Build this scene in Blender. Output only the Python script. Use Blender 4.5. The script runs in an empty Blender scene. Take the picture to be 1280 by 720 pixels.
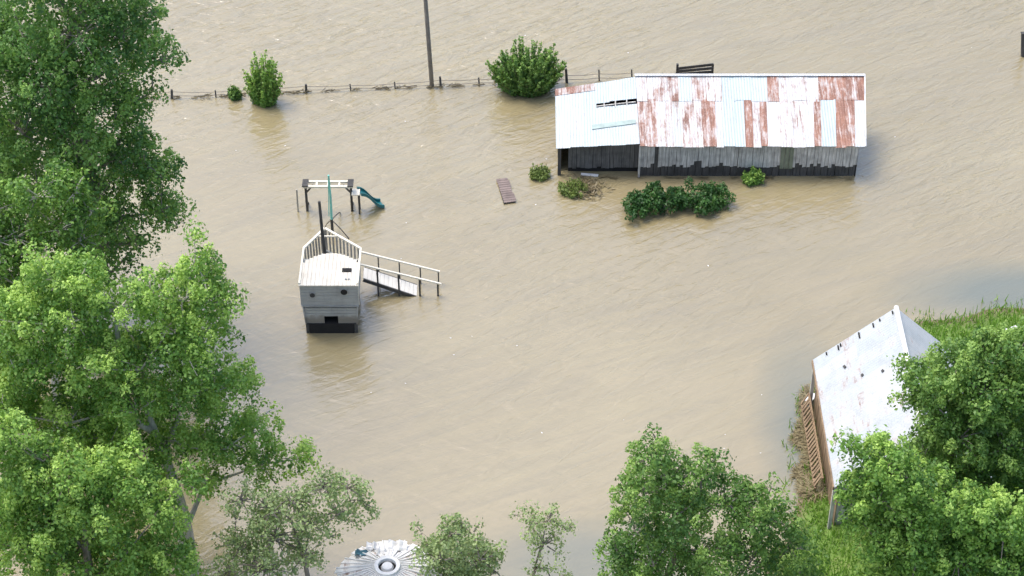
import bpy, math, random
import numpy as np
from mathutils import Vector, Matrix
R = math.radians
random.seed(7)
RNG = np.random.default_rng(11)
sc = bpy.context.scene

# ------------------------------------------------------------------ camera
PITCH = R(40.0); F = 2567.0; DIST = 83.0        # F: focal length in pixels of a 1280 wide frame
CAM = Vector((0, -DIST*math.cos(PITCH), DIST*math.sin(PITCH)))
cd = bpy.data.cameras.new('camera'); cam = bpy.data.objects.new('camera', cd)
sc.collection.objects.link(cam); sc.camera = cam
cam.location = CAM; cam.rotation_euler = (math.pi/2-PITCH, 0, 0)
cd.sensor_width = 36; cd.lens = 36*F/1280; cd.clip_start = 1; cd.clip_end = 6000

# ------------------------------------------------------------------ light
SUN_EL = R(67); SUN_AZ = R(-64)                 # azimuth clockwise from +Y
w = bpy.data.worlds.new('World'); sc.world = w; w.use_nodes = True
nt = w.node_tree; bg = nt.nodes['Background']
sky = nt.nodes.new('ShaderNodeTexSky'); sky.sky_type = 'NISHITA'; sky.sun_disc = False
sky.sun_elevation = SUN_EL; sky.sun_rotation = SUN_AZ
sky.air_density = 1.0; sky.dust_density = 3.5; sky.ozone_density = 1.0
nt.links.new(sky.outputs[0], bg.inputs[0]); bg.inputs[1].default_value = 0.15
sl = bpy.data.lights.new('sun', 'SUN'); sl.energy = 1.1; sl.angle = R(28); sl.color = (1, .965, .90)
so = bpy.data.objects.new('sun', sl); sc.collection.objects.link(so)
sd = Vector((math.sin(SUN_AZ)*math.cos(SUN_EL), math.cos(SUN_AZ)*math.cos(SUN_EL), math.sin(SUN_EL)))
so.rotation_euler = sd.to_track_quat('Z', 'Y').to_euler()
sc.view_settings.view_transform = 'Standard'; sc.view_settings.look = 'None'
sc.view_settings.exposure = 1.10; sc.view_settings.gamma = 1.0
sc.view_settings.use_curve_mapping = False

# ------------------------------------------------------------------ surveying helpers
def ray(px, py):
    x = (px-640)/F; y = -(py-360)/F
    return Vector((x, math.cos(PITCH)+y*math.sin(PITCH), -math.sin(PITCH)+y*math.cos(PITCH)))
def at(px, py, z=0.0):
    d = ray(px, py); return CAM+d*((z-CAM.z)/d.z)
def aty(px, py, Y):
    d = ray(px, py); return CAM+d*((Y-CAM.y)/d.y)

# ------------------------------------------------------------------ object helpers
class MB:
    def __init__(s): s.v = []; s.f = []; s.a = {}
    def face(s, pts, **att):
        n = len(s.v); s.v += [Vector(p) for p in pts]; s.f.append(tuple(range(n, n+len(pts))))
        for k, val in att.items(): s.a.setdefault(k, {})[len(s.f)-1] = val
    def hexa(s, p, **att):                       # p: 4 bottom then 4 top, ccw from above
        n = len(s.v); s.v += [Vector(q) for q in p]
        for q in ((3,2,1,0),(4,5,6,7),(0,1,5,4),(1,2,6,5),(2,3,7,6),(3,0,4,7)):
            s.f.append(tuple(n+i for i in q))
            for k, val in att.items(): s.a.setdefault(k, {})[len(s.f)-1] = val
    def box(s, c, size, rot=None, **att):
        hx, hy, hz = size[0]/2, size[1]/2, size[2]/2
        m = rot if rot is not None else Matrix.Identity(3)
        s.hexa([Vector(c)+m@Vector(q) for q in ((-hx,-hy,-hz),(hx,-hy,-hz),(hx,hy,-hz),(-hx,hy,-hz),(-hx,-hy,hz),(hx,-hy,hz),(hx,hy,hz),(-hx,hy,hz))], **att)
    def bar(s, a, b, wd, ht, **att):             # beam of rectangular section
        a = Vector(a); b = Vector(b); d = (b-a); L = d.length; d.normalize()
        up = Vector((0,0,1)) if abs(d.z) < .95 else Vector((0,1,0))
        x = d.cross(up).normalized(); z = x.cross(d).normalized()
        m = Matrix((x, d, z)).transposed()
        s.box((a+b)/2, (wd, L, ht), m, **att)
    def tube(s, pts, rad, n=6, cap=True):
        pts = [Vector(p) for p in pts]; k = len(pts)
        if not hasattr(rad, '__len__'): rad = [rad]*k
        base = len(s.v)
        for i, p in enumerate(pts):
            d = (pts[min(i+1, k-1)]-pts[max(i-1, 0)]).normalized()
            up = Vector((0,0,1)) if abs(d.z) < .9 else Vector((1,0,0))
            x = d.cross(up).normalized(); y = d.cross(x)
            for j in range(n):
                t = 2*math.pi*j/n; s.v.append(p+(x*math.cos(t)+y*math.sin(t))*rad[i])
        for i in range(k-1):
            for j in range(n):
                a = base+i*n+j; b = base+i*n+(j+1) % n; s.f.append((a, b, b+n, a+n))
        if cap:
            s.f.append(tuple(base+j for j in range(n))[::-1]); s.f.append(tuple(base+(k-1)*n+j for j in range(n)))
    def disc(s, c, r, nrm, n=20, thick=.03):
        nrm = Vector(nrm).normalized(); s.tube([Vector(c)-nrm*thick/2, Vector(c)+nrm*thick/2], r, n)
    def build(s, name, mat, parent=None, smooth=False):
        off = Vector(parent['_base']) if parent is not None and '_base' in parent else Vector((0,0,0))
        me = bpy.data.meshes.new(name); me.from_pydata([tuple(v-off) for v in s.v], [], s.f)
        for k, dct in s.a.items():
            at_ = me.attributes.new(k, 'FLOAT', 'FACE')
            at_.data.foreach_set('value', [dct.get(i, 0.0) for i in range(len(s.f))])
        if smooth: me.polygons.foreach_set('use_smooth', [True]*len(me.polygons))
        me.materials.append(mat); me.update()
        o = bpy.data.objects.new(name, me); sc.collection.objects.link(o)
        if parent is not None: o.parent = parent; o['_base'] = tuple(off)
        return o
def tag(o, label, cat, group=None):
    o['label'] = label; o['category'] = cat
    if group: o['group'] = group
    return o
def thing(name, loc, label, cat, group=None):
    o = bpy.data.objects.new(name, None); sc.collection.objects.link(o); o.location = loc
    o.empty_display_size = .3; o['_base'] = tuple(loc)
    return tag(o, label, cat, group)
def solo(mb, name, mat, loc, label, cat, group=None):    # a thing that is one mesh, origin at loc
    loc = Vector(loc); mb.v = [v-loc for v in mb.v]
    o = mb.build(name, mat); o.location = loc
    return tag(o, label, cat, group)
def nmesh(name, V, mat, parent=None, att=None, per=4, smooth=False):      # many loose polygons fast; V (n,per,3)
    n = V.shape[0]; off = np.array(parent['_base']) if parent is not None and '_base' in parent else np.zeros(3)
    me = bpy.data.meshes.new(name)
    me.vertices.add(n*per); me.vertices.foreach_set('co', (V-off).reshape(-1).astype(np.float32))
    me.loops.add(n*per); me.loops.foreach_set('vertex_index', np.arange(n*per, dtype=np.int32))
    me.polygons.add(n); me.polygons.foreach_set('loop_start', np.arange(0, n*per, per, dtype=np.int32))
    me.polygons.foreach_set('loop_total', np.full(n, per, dtype=np.int32))
    if att is not None:
        a = me.attributes.new('tint', 'FLOAT', 'FACE'); a.data.foreach_set('value', att.astype(np.float32))
    me.materials.append(mat); me.update(); me.validate()
    o = bpy.data.objects.new(name, me); sc.collection.objects.link(o)
    if parent is not None: o.parent = parent
    return o

# ------------------------------------------------------------------ materials
class N:
    def __init__(s, name):
        s.m = bpy.data.materials.new(name); s.m.use_nodes = True; s.t = s.m.node_tree
        s.p = s.t.nodes['Principled BSDF']; s.out = s.t.nodes['Material Output']
    def n(s, typ, **kw):
        nd = s.t.nodes.new(typ)
        for k, v in kw.items():
            if k in nd.inputs: nd.inputs[k].default_value = v
            else: setattr(nd, k, v)
        return nd
    def l(s, a, b): s.t.links.new(a, b)
    def coord(s, scale=(1,1,1), rot=(0,0,0), kind='Object', loc=(0,0,0)):
        if kind == 'World': tc = s.n('ShaderNodeNewGeometry').outputs['Position']
        else: tc = s.n('ShaderNodeTexCoord').outputs[kind]
        if any(rot):                                   # turn first, stretch after
            m0 = s.n('ShaderNodeMapping'); m0.inputs['Rotation'].default_value = rot; s.l(tc, m0.inputs[0]); tc = m0.outputs[0]
        mp = s.n('ShaderNodeMapping'); mp.inputs['Scale'].default_value = scale
        mp.inputs['Location'].default_value = loc; s.l(tc, mp.inputs[0])
        return mp.outputs[0]
    def noise(s, vec, scale=5, detail=4, rough=.55, dist=0):
        nd = s.n('ShaderNodeTexNoise'); nd.inputs['Scale'].default_value = scale
        nd.inputs['Detail'].default_value = detail; nd.inputs['Roughness'].default_value = rough
        nd.inputs['Distortion'].default_value = dist; s.l(vec, nd.inputs['Vector']); return nd.outputs['Fac']
    def ramp(s, fac, stops):
        nd = s.n('ShaderNodeValToRGB'); e = nd.color_ramp.elements
        while len(e) > 1: e.remove(e[-1])
        for i, (p, c) in enumerate(stops):
            el = e[0] if i == 0 else e.new(p)
            el.position = p; el.color = (*c, 1) if hasattr(c, '__len__') else (c, c, c, 1)
        s.l(fac, nd.inputs[0]); return nd.outputs[0]
    def mix(s, f, a, b, mode='MIX'):
        nd = s.n('ShaderNodeMix', data_type='RGBA', blend_type=mode)
        for i, val in ((0, f), (6, a), (7, b)):
            if hasattr(val, 'is_linked'): s.l(val, nd.inputs[i])
            elif i == 0: nd.inputs[0].default_value = val
            else: nd.inputs[i].default_value = (*val, 1)
        return nd.outputs[2]
    def math(s, op, a, b=0.0, clamp=False):
        nd = s.n('ShaderNodeMath', operation=op); nd.use_clamp = clamp
        for i, val in ((0, a), (1, b)):
            if hasattr(val, 'is_linked'): s.l(val, nd.inputs[i])
            else: nd.inputs[i].default_value = val
        return nd.outputs[0]
    def bump(s, h, strength=.5, dist=.05):
        nd = s.n('ShaderNodeBump'); nd.inputs['Strength'].default_value = strength
        nd.inputs['Distance'].default_value = dist; s.l(h, nd.inputs['Height']); s.l(nd.outputs[0], s.p.inputs['Normal'])
    def attr(s, name): return s.n('ShaderNodeAttribute', attribute_name=name).outputs['Fac']
    def fin(s, rough=.6, metal=0.0, spec=.5):
        s.p.inputs['Roughness'].default_value = rough; s.p.inputs['Metallic'].default_value = metal
        s.p.inputs['Specular IOR Level'].default_value = spec; return s.m

def mat_wood(name, c1, c2, rough=.8, along='Z', sc_=1.0, c3=None):
    n = N(name); s = {'X': (.8, 9, 9), 'Y': (9, .8, 9), 'Z': (9, 9, .8)}[along]
    v = n.coord(tuple(q*sc_ for q in s)); f = n.noise(v, 2.0, 6, .65)
    col = n.ramp(f, [(.3, c1), (.7, c2)])
    g = n.noise(n.coord((1,1,1)), 1.7, 3)
    col = n.mix(n.ramp(g, [(.45, 0.0), (.75, .7)]), col, c3 if c3 else tuple(q*.55 for q in c1))
    n.l(col, n.p.inputs['Base Color']); n.bump(f, .4, .02); return n.fin(rough)
def mat_plain(name, c, rough=.6, var=.25, scale=4, metal=0):
    n = N(name); f = n.noise(n.coord(), scale, 5, .6)
    col = n.ramp(f, [(.3, tuple(q*(1-var) for q in c)), (.7, tuple(min(1, q*(1+var*.6)) for q in c))])
    n.l(col, n.p.inputs['Base Color']); n.bump(f, .2, .01); return n.fin(rough, metal)
def mat_leaf(name, dark, mid, light, trans=.35):
    n = N(name); t = n.attr('tint')
    col = n.ramp(t, [(0, dark), (.5, mid), (1, light)])
    n.l(col, n.p.inputs['Base Color']); n.fin(.45, 0, .35)
    tr = n.n('ShaderNodeBsdfTranslucent'); n.l(n.mix(1.0, col, (1.0, 1.0, .55), 'MULTIPLY'), tr.inputs[0])
    ms = n.n('ShaderNodeMixShader'); ms.inputs[0].default_value = trans
    n.l(n.p.outputs[0], ms.inputs[1]); n.l(tr.outputs[0], ms.inputs[2]); n.l(ms.outputs[0], n.out.inputs[0])
    return n.m
def mat_sheet(name, base, blue, rust1=(.30,.115,.06), rust2=(.16,.06,.035), corr=True, axis='X', deep=.55):
    n = N(name); ru = n.attr('rust'); to = n.attr('tone')
    streak = n.noise(n.coord((5.5, .55, .55)), 1.0, 6, .62, .6)
    blot = n.noise(n.coord((1.3, .9, 1)), 1.6, 5, .6, .4)
    s = n.math('ADD', n.math('MULTIPLY', streak, .62), n.math('MULTIPLY', blot, .38))
    fine0 = n.noise(n.coord((5, 1.6, 1.6)), 3, 4, .7)
    k = n.math('ADD', s, n.math('MULTIPLY', ru, .31))
    mask = n.math('MULTIPLY', n.math('SUBTRACT', n.math('ADD', k, n.math('MULTIPLY', n.math('SUBTRACT', fine0, .5), .35)), .635), 6.0, True)
    fine = n.noise(n.coord((4, 2, 2)), 6, 4, .7)
    metal = n.mix(to, base, blue)
    metal = n.mix(n.ramp(n.math('ADD', n.math('MULTIPLY', fine, .5), n.math('MULTIPLY', blot, .5)), [(.36, .55), (.52, 0.0)]), metal, tuple(q*.62 for q in base))
    rc = n.mix(n.ramp(streak, [(.4, 0.0), (.62, 1.0)]), rust1, rust2)
    rc = n.mix(n.ramp(fine, [(.52, 0.0), (.68, .5)]), rc, (.50,.36,.27))
    stain = n.math('MULTIPLY', n.math('SUBTRACT', k, .56), 3.2, True)
    col = n.mix(n.math('MULTIPLY', stain, .45), metal, (.52,.36,.28))
    col = n.mix(n.math('MULTIPLY', mask, .88), col, rc)
    n.l(col, n.p.inputs['Base Color'])
    if corr:
        wv = n.n('ShaderNodeTexWave', wave_type='BANDS', bands_direction=axis); wv.inputs['Scale'].default_value = 2.6
        n.l(n.coord(), wv.inputs['Vector'])
        n.bump(n.math('ADD', wv.outputs['Fac'], n.math('MULTIPLY', fine, .5)), deep, .02)
    n.l(n.ramp(mask, [(0, .45), (1, .85)]), n.p.inputs['Roughness'])
    n.p.inputs['Metallic'].default_value = .0; n.p.inputs['Specular IOR Level'].default_value = .5
    return n.m

M = {}
# muddy flood water
n = N('muddy_water')
big = n.noise(n.coord((.05, .08, 1), kind='World'), 1.0, 3, .5, .6)
med = n.noise(n.coord((.35, .6, 1), rot=(0,0,R(-28)), kind='World'), 1.0, 4, .6, .5)
geo = n.n('ShaderNodeNewGeometry'); sep = n.n('ShaderNodeSeparateXYZ'); n.l(geo.outputs['Position'], sep.inputs[0])
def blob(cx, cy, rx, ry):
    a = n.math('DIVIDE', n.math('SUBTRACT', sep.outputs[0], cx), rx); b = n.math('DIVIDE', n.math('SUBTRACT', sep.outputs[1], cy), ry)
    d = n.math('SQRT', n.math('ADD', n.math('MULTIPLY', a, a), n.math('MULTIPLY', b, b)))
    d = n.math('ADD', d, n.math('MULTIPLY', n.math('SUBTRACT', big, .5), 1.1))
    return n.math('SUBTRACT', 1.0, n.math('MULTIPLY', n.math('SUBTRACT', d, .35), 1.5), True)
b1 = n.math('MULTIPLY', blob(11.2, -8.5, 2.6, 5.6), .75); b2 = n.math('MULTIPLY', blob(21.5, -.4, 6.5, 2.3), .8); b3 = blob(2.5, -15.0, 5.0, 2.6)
calm_sky = n.math('MAXIMUM', n.math('MAXIMUM', b1, b2), n.math('MULTIPLY', b3, .6), True)
mud = n.ramp(big, [(.3, (.255,.210,.110)), (.7, (.31,.262,.145))])
mud = n.mix(n.ramp(med, [(.4, 0.0), (.75, .35)]), mud, (.315,.26,.155))
str_ = n.noise(n.coord((.16, 1.1, 1), rot=(0,0,R(-24)), kind='World'), 1.0, 5, .6, 1.2)
mud = n.mix(n.ramp(str_, [(.42, 0.0), (.72, .5)]), mud, (.215,.185,.115))
col = n.mix(calm_sky, mud, (.125,.145,.115)); n.l(col, n.p.inputs['Base Color'])  # grey-blue patches put the sky's reflection on calm water into the colour
v1 = n.coord((.75, 2.9, 1), rot=(0,0,R(-31)), kind='World')
w1 = n.noise(v1, 1.0, 3, .55, .9)
v2 = n.coord((2.2, 6.5, 1), rot=(0,0,R(-18)), kind='World'); w2 = n.noise(v2, 1.0, 3, .55, .5)
v3 = n.coord((.6, 1.9, 1), rot=(0,0,R(22)), kind='World'); w3 = n.noise(v3, 1.0, 2, .5, .7)
hgt = n.math('ADD', n.math('ADD', w1, n.math('MULTIPLY', w2, .16)), n.math('MULTIPLY', w3, .45))
amp = n.ramp(n.noise(n.coord((.045, .075, 1), kind='World', loc=(3.3, 1.2, 0)), 1.0, 2, .5), [(.35, .45), (.65, 1.0)])
far = n.math('MULTIPLY', n.math('ADD', sep.outputs[1], 8.0), .033, True)
amp = n.math('MULTIPLY', amp, n.math('ADD', .34, n.math('MULTIPLY', far, .82)))
amp = n.math('MULTIPLY', amp, n.math('SUBTRACT', 1.0, n.math('MULTIPLY', calm_sky, .75)))
n.bump(n.math('MULTIPLY', hgt, amp), 1.0, .15)
n.fin(.14, 0, .5); n.p.inputs['IOR'].default_value = 2.1
M['water'] = n.m
n = N('silt_and_turf'); f = n.noise(n.coord(kind='World'), 1.4, 6, .65); g = n.noise(n.coord(kind='World'), 14, 3, .6)
col = n.ramp(f, [(.35, (.08,.14,.03)), (.55, (.14,.23,.045)), (.72, (.19,.20,.08))])
sep2 = n.n('ShaderNodeSeparateXYZ'); n.l(n.n('ShaderNodeNewGeometry').outputs['Position'], sep2.inputs[0])
col = n.mix(n.ramp(n.math('ADD', n.math('MULTIPLY', sep2.outputs[2], 4.0), n.math('MULTIPLY', g, .5)), [(.45, 1.0), (.8, 0.0)]), col, (.17,.13,.085))
n.l(col, n.p.inputs['Base Color']); n.bump(g, .6, .05); M['ground'] = n.fin(.9)
M['roof'] = mat_sheet('weathered_roof_sheet', (.55,.56,.56), (.42,.50,.52))
M['tin'] = mat_sheet('clean_galvanised_sheet', (.47,.49,.50), (.40,.44,.46), axis='Y', deep=.3)
M['greywood'] = mat_wood('silvered_wood', (.27,.26,.24), (.70,.68,.63), sc_=.9, c3=(.20,.19,.175))
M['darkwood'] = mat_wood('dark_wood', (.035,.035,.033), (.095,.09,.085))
M['annexwood'] = mat_wood('weathered_dark_boards', (.07,.068,.065), (.17,.165,.155))
M['brownwood'] = mat_wood('brown_wood', (.20,.13,.075), (.36,.26,.16))
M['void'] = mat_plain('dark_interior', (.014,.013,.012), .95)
M['hull'] = mat_wood('blue_grey_boards', (.33,.335,.315), (.44,.44,.42), along='X', sc_=.6, c3=(.26,.26,.245))
_m = M['hull']; _n = N.__new__(N); _n.m = _m; _n.t = _m.node_tree; _n.p = _n.t.nodes['Principled BSDF']
_src = _n.p.inputs['Base Color'].links[0].from_socket
_sp = _n.n('ShaderNodeSeparateXYZ'); _n.l(_n.n('ShaderNodeTexCoord').outputs['Object'], _sp.inputs[0])
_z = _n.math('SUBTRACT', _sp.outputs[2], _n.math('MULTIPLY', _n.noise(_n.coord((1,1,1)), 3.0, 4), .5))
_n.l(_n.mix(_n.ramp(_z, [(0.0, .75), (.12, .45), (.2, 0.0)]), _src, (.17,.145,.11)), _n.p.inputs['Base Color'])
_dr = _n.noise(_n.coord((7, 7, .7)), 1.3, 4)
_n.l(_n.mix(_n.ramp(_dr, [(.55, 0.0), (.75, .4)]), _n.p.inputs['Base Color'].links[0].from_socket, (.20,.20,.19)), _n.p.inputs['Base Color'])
M['deck'] = mat_wood('bleached_deck_boards', (.58,.54,.46), (.74,.70,.61), along='Y', sc_=.8, c3=(.48,.44,.36))
M['rampdeck'] = mat_wood('bleached_ramp_boards', (.62,.59,.52), (.74,.71,.64), along='Y', sc_=.8, c3=(.66,.64,.58))
M['cream'] = mat_plain('cream_paint', (.78,.73,.60), .6, .12)
M['slat'] = mat_wood('weathered_slats', (.30,.285,.25), (.46,.44,.39))
M['teal'] = mat_plain('teal_plastic', (.01,.14,.15), .3, .15)
M['tealpale'] = mat_plain('pale_teal_paint', (.22,.60,.50), .5, .2)
M['bark'] = mat_wood('tree_bark', (.14,.12,.095), (.30,.27,.22), c3=(.09,.08,.06))
M['palebark'] = mat_wood('pale_bark', (.34,.32,.26), (.55,.52,.44), c3=(.25,.23,.19))
M['stem'] = mat_plain('green_brown_stem', (.10,.10,.045), .8)
M['pole'] = mat_wood('creosoted_pole', (.15,.135,.12), (.28,.255,.22))
M['wire'] = mat_plain('rusty_wire', (.17,.145,.12), .7)
M['concrete'] = mat_plain('grey_galvanised_wall', (.36,.37,.37), .5, .2)
M['white'] = mat_plain('white_board', (.72,.71,.68), .6, .15)
M['blue'] = mat_plain('blue_tarp', (.07,.17,.21), .5, .3)
M['straw'] = mat_leaf('dead_reeds', (.12,.095,.05), (.27,.225,.13), (.36,.33,.20), .15)
M['leaf_deep'] = mat_leaf('leaf_deep_green', (.050,.125,.036), (.125,.265,.062), (.31,.50,.12))
M['leaf_bright'] = mat_leaf('leaf_bright_green', (.070,.165,.034), (.20,.37,.070), (.45,.64,.15))
M['leaf_fresh'] = mat_leaf('leaf_mid_green', (.048,.120,.028), (.13,.255,.055), (.30,.46,.11))
M['leaf_olive'] = mat_leaf('leaf_olive', (.17,.25,.10), (.30,.40,.17), (.44,.54,.25))
M['leaf_lime'] = mat_leaf('leaf_lime', (.13,.19,.045), (.21,.29,.075), (.30,.37,.12))
M['leaf_hedge'] = mat_leaf('leaf_hedge', (.022,.070,.016), (.05,.135,.03), (.12,.25,.06))
M['grass'] = mat_leaf('grass_blades', (.12,.24,.035), (.20,.37,.06), (.32,.47,.11))

# ------------------------------------------------------------------ ground and water
shore = [(at(*p)) for p in [(1090,418),(1160,402),(1215,402),(1285,386),(1420,372)]]
LX = [(-60,8.3),(-15.5,8.9),(-14,9.4),(-12.9,10.0),(-11.7,10.4),(-10.9,10.75),(-9.2,10.85),(-7.5,11.0),(-6.2,11.5),(-4,13.5),(200,14.5)]
TY = [(10,-6.2),(12.5,-5.5),(14,-4),(15.3,-2.3),(17,-2.05),(20,-1.3),(30,.6),(300,12)]
def interp(t, a): return float(np.interp(a, [q[0] for q in t], [q[1] for q in t]))
def height(x, y):
    d = min(x-interp(LX, y), interp(TY, x)-y)       # metres inside the bank
    d += .12*math.sin(x*2.1+y*.7)+.10*math.sin(y*3.3-x*1.3)
    if d > 0: return min(.9, .16*d)+.03
    return max(-.9, .22*d)
xs = np.concatenate([[-1500,-400,-100,-40], np.arange(-30, 8, 2.0), np.arange(8, 30, .35), [34,40,60,150,500,1500]])
ys = np.concatenate([[-1500,-300,-60,-35], np.arange(-26, 6, .35), np.arange(6, 40, 3.0), [60,150,500,3000]])
g = MB(); g.v = [Vector((x, y, height(x, y))) for y in ys for x in xs]; nx = len(xs)
g.f = [(j*nx+i, j*nx+i+1, (j+1)*nx+i+1, (j+1)*nx+i) for j in range(len(ys)-1) for i in range(nx-1)]
o = g.build('ground', M['ground'], smooth=True); o['kind'] = 'structure'
g = MB(); g.face([(-1500,-1500,0),(1500,-1500,0),(1500,3000,0),(-1500,3000,0)])
o = g.build('flood_water', M['water']); o['kind'] = 'structure'

# grass on the bank
pts = []
while len(pts) < 42000:
    x = RNG.uniform(9, 27); y = RNG.uniform(-21, 0); h = height(x, y)
    if h > .04 or (h > -.16 and random.random() < .16): pts.append((x, y, max(h, -.03)))
P = np.array(pts); m = len(P); th = RNG.uniform(0, 2*np.pi, m); hh = RNG.uniform(.10, .30, m)*RNG.choice([1, 1, 1.5], m)
dx = np.stack([np.cos(th), np.sin(th), 0*th], 1); lean = np.stack([RNG.normal(0,.09,m), RNG.normal(0,.09,m), hh], 1)
V = np.stack([P-dx*.028, P+dx*.028, P+lean+dx*.006, P+lean-dx*.006], 1)
o = nmesh('grass', V, M['grass'], None, np.clip(RNG.normal(.5, .22, m), 0, 1)); o['kind'] = 'stuff'

# ------------------------------------------------------------------ foliage generators
def leaves(centres, radii, per, size, tint, up=.35, flat=1.0, aspect=.62, fill=.55):
    """leaf shaped quads on and in small tufts; centres (k,3)"""
    k = len(centres); cnt = np.maximum(6, (per*(radii/radii.mean())**2).astype(int)); idx = np.repeat(np.arange(k), cnt); m = len(idx)
    d = RNG.normal(0, 1, (m, 3)); d[:, 2] = d[:, 2]*.9+.35; d /= np.linalg.norm(d, axis=1)[:, None]
    rr = radii[idx]*(fill+(1-fill)*RNG.random(m)**.6)*np.where(RNG.random(m) < .12, 1.35, 1)
    p = centres[idx]+d*rr[:, None]*np.array([1, 1, flat])
    nrm = d*.7+RNG.normal(0, .55, (m, 3)); nrm[:, 2] += up; nrm /= np.linalg.norm(nrm, axis=1)[:, None]
    a = np.cross(nrm, RNG.normal(0, 1, (m, 3))); a /= np.linalg.norm(a, axis=1)[:, None]; b = np.cross(nrm, a)
    s = size*RNG.uniform(.65, 1.3, m)[:, None]
    V = np.stack([p-a*s*.5, p-b*s*aspect*.5+nrm*s*.08, p+a*s*.5, p+b*s*aspect*.5+nrm*s*.08], 1)
    T = np.clip(tint[idx]+RNG.normal(0, .13, m), 0, 1)
    return V, T
def crown_tufts(lobes, tuft=.42, dens=1.0, gap=.12, lowcut=-.75):
    cs, rs, ts, par = [], [], [], []
    for li, (c, r) in enumerate(lobes):
        k = max(3, int(dens*3.9*r*r/(tuft*tuft)))
        lt = RNG.normal(0, .10)
        for _ in range(k):
            d = RNG.normal(0, 1, 3); d /= np.linalg.norm(d)
            if d[2] < lowcut or RNG.random() < gap: continue
            wob = 1+.16*math.sin(5*d[0]+li)+.12*math.sin(7*d[2]+2*li)
            rad = r*wob*RNG.choice([RNG.uniform(.35, .8), RNG.uniform(.8, 1.08), RNG.uniform(.85, 1.2)], p=[.25, .55, .2])
            cs.append(np.array(c)+d*rad*np.array([1, 1, .95])); rs.append(tuft*RNG.uniform(.6, 1.3))
            ts.append(.46+lt+RNG.normal(0, .16)); par.append(li)
    return np.array(cs), np.array(rs), np.array(ts), par
def curve(a, b, sag, k=5):
    a = Vector(a); b = Vector(b); out = []
    w_ = Vector((random.uniform(-1,1), random.uniform(-1,1), 0))*(b-a).length*.07
    for i in range(k+1):
        t = i/k; p = a.lerp(b, t); p += w_*math.sin(t*math.pi)+Vector((0,0,sag*math.sin(t*math.pi))); out.append(p)
    return out
def tree(name, label, base, lobes, mat, cat='tree', tuft=.42, per=70, size=.15, dens=1.0, gap=.12, tr=.28, top=None, twigs=.35, tintshift=0., up=.35, group=None, limbr=.3, lowcut=-.75, fill=.55, bark='bark', tips=0.0, tipsize=.24):
    base = Vector(base); lobes = [(Vector(c), r*(.93 if tips else 1)) for c, r in lobes]
    root = thing(name, base, label, cat, group)
    zc = [c.z for c, r in lobes]; topz = top if top else (min(zc)+2*max(zc))/3
    cx = sum(c.x*r for c, r in lobes)/sum(r for c, r in lobes); cy = sum(c.y*r for c, r in lobes)/sum(r for c, r in lobes)
    mb = MB(); tp = curve(base-Vector((0,0,.8)), (base.x*.35+cx*.65, base.y*.35+cy*.65, topz), 0, 8)
    mb.tube(tp, [tr*(1.25-i*.12) for i in range(9)], 8)
    cs, rs, ts, par = crown_tufts(lobes, tuft, dens, gap, lowcut)
    order = sorted(lobes, key=lambda t: (t[0]-Vector((cx, cy, t[0].z))).length); done = []
    for c, r in order:                                # limbs fork off the trunk or off a bough already carried
        dd = (c-Vector((cx, cy, c.z))).length
        zt = min(max(c.z-.8*r-.6*dd, base.z+.35*(topz-base.z)), topz)
        q = min(tp, key=lambda v: abs(v.z-zt)); lvl = 0; best = (c-q).length
        for c2, l2 in done:
            if l2 < 4 and c2.z < c.z+.6*r and (c-c2).length*1.12 < best: best = (c-c2).length*1.12; q = c2; lvl = l2+1
        r0 = tr*limbr*(1.15, .62, .45, .33, .26)[lvl]*(.8+.15*r)
        mb.tube(curve(q, c, -.05*r, 5), [r0*(1-.1*i) for i in range(6)], 5, False); done.append((c, lvl))
    for i in range(len(cs)):
        if random.random() < twigs:
            c, r = lobes[par[i]]; q = c.lerp(Vector(cs[i]), random.uniform(0, .25))
            mb.tube(curve(q, Vector(cs[i]), .04, 3), [.035, .025, .018, .01], 3, False)
    mb.build('trunk', M[bark], root, True)
    V, T = leaves(cs, rs, per, size, ts+tintshift, up, fill=fill)
    if tips > 0:                                     # paler leaf tufts standing out of the upper crown
        tc, tr_, tt = [], [], []
        for c, r in lobes:
            for _ in range(int(tips*5*r*r/(tipsize*tipsize*4))):
                d = RNG.normal(0, 1, 3); d /= np.linalg.norm(d)
                if d[2] < -.15: continue
                rad = r*RNG.uniform(.98, 1.22); q = np.array(c)+d*rad; hgt_ = tipsize*RNG.uniform(.5, 1.0)
                t_ = .85+RNG.normal(0, .1); rr = tipsize*RNG.uniform(.7, 1.15)
                tc += [q, q+np.array([0, 0, hgt_])]; tr_ += [rr, rr*.75]; tt += [t_, t_+.03]
        V2, T2 = leaves(np.array(tc), np.array(tr_), 46, size*.8, np.array(tt)+tintshift, .6, 1.15, fill=.55)
        V = np.concatenate([V, V2]); T = np.concatenate([T, T2])
    nmesh('crown', V, M[mat], root, T)
    return root
def crown_px(items, Y):            # (px, py, radius in px, offset in depth) -> lobes standing at depth Y
    out = []
    for px, py, rp, dy in items:
        c = aty(px, py, Y+dy); d = (c-CAM).length; r = rp*d/F; out.append((c, r))
        if r > .55:                                  # the crown has depth: fuller boughs behind and below
            for q, f_ in ((1.15, .92), (-.8, .8)):
                c2 = aty(px+random.uniform(-.25, .25)*rp, py+random.uniform(-.1, .3)*rp, Y+dy+q*r); out.append((c2, r*f_))
    return out

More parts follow.
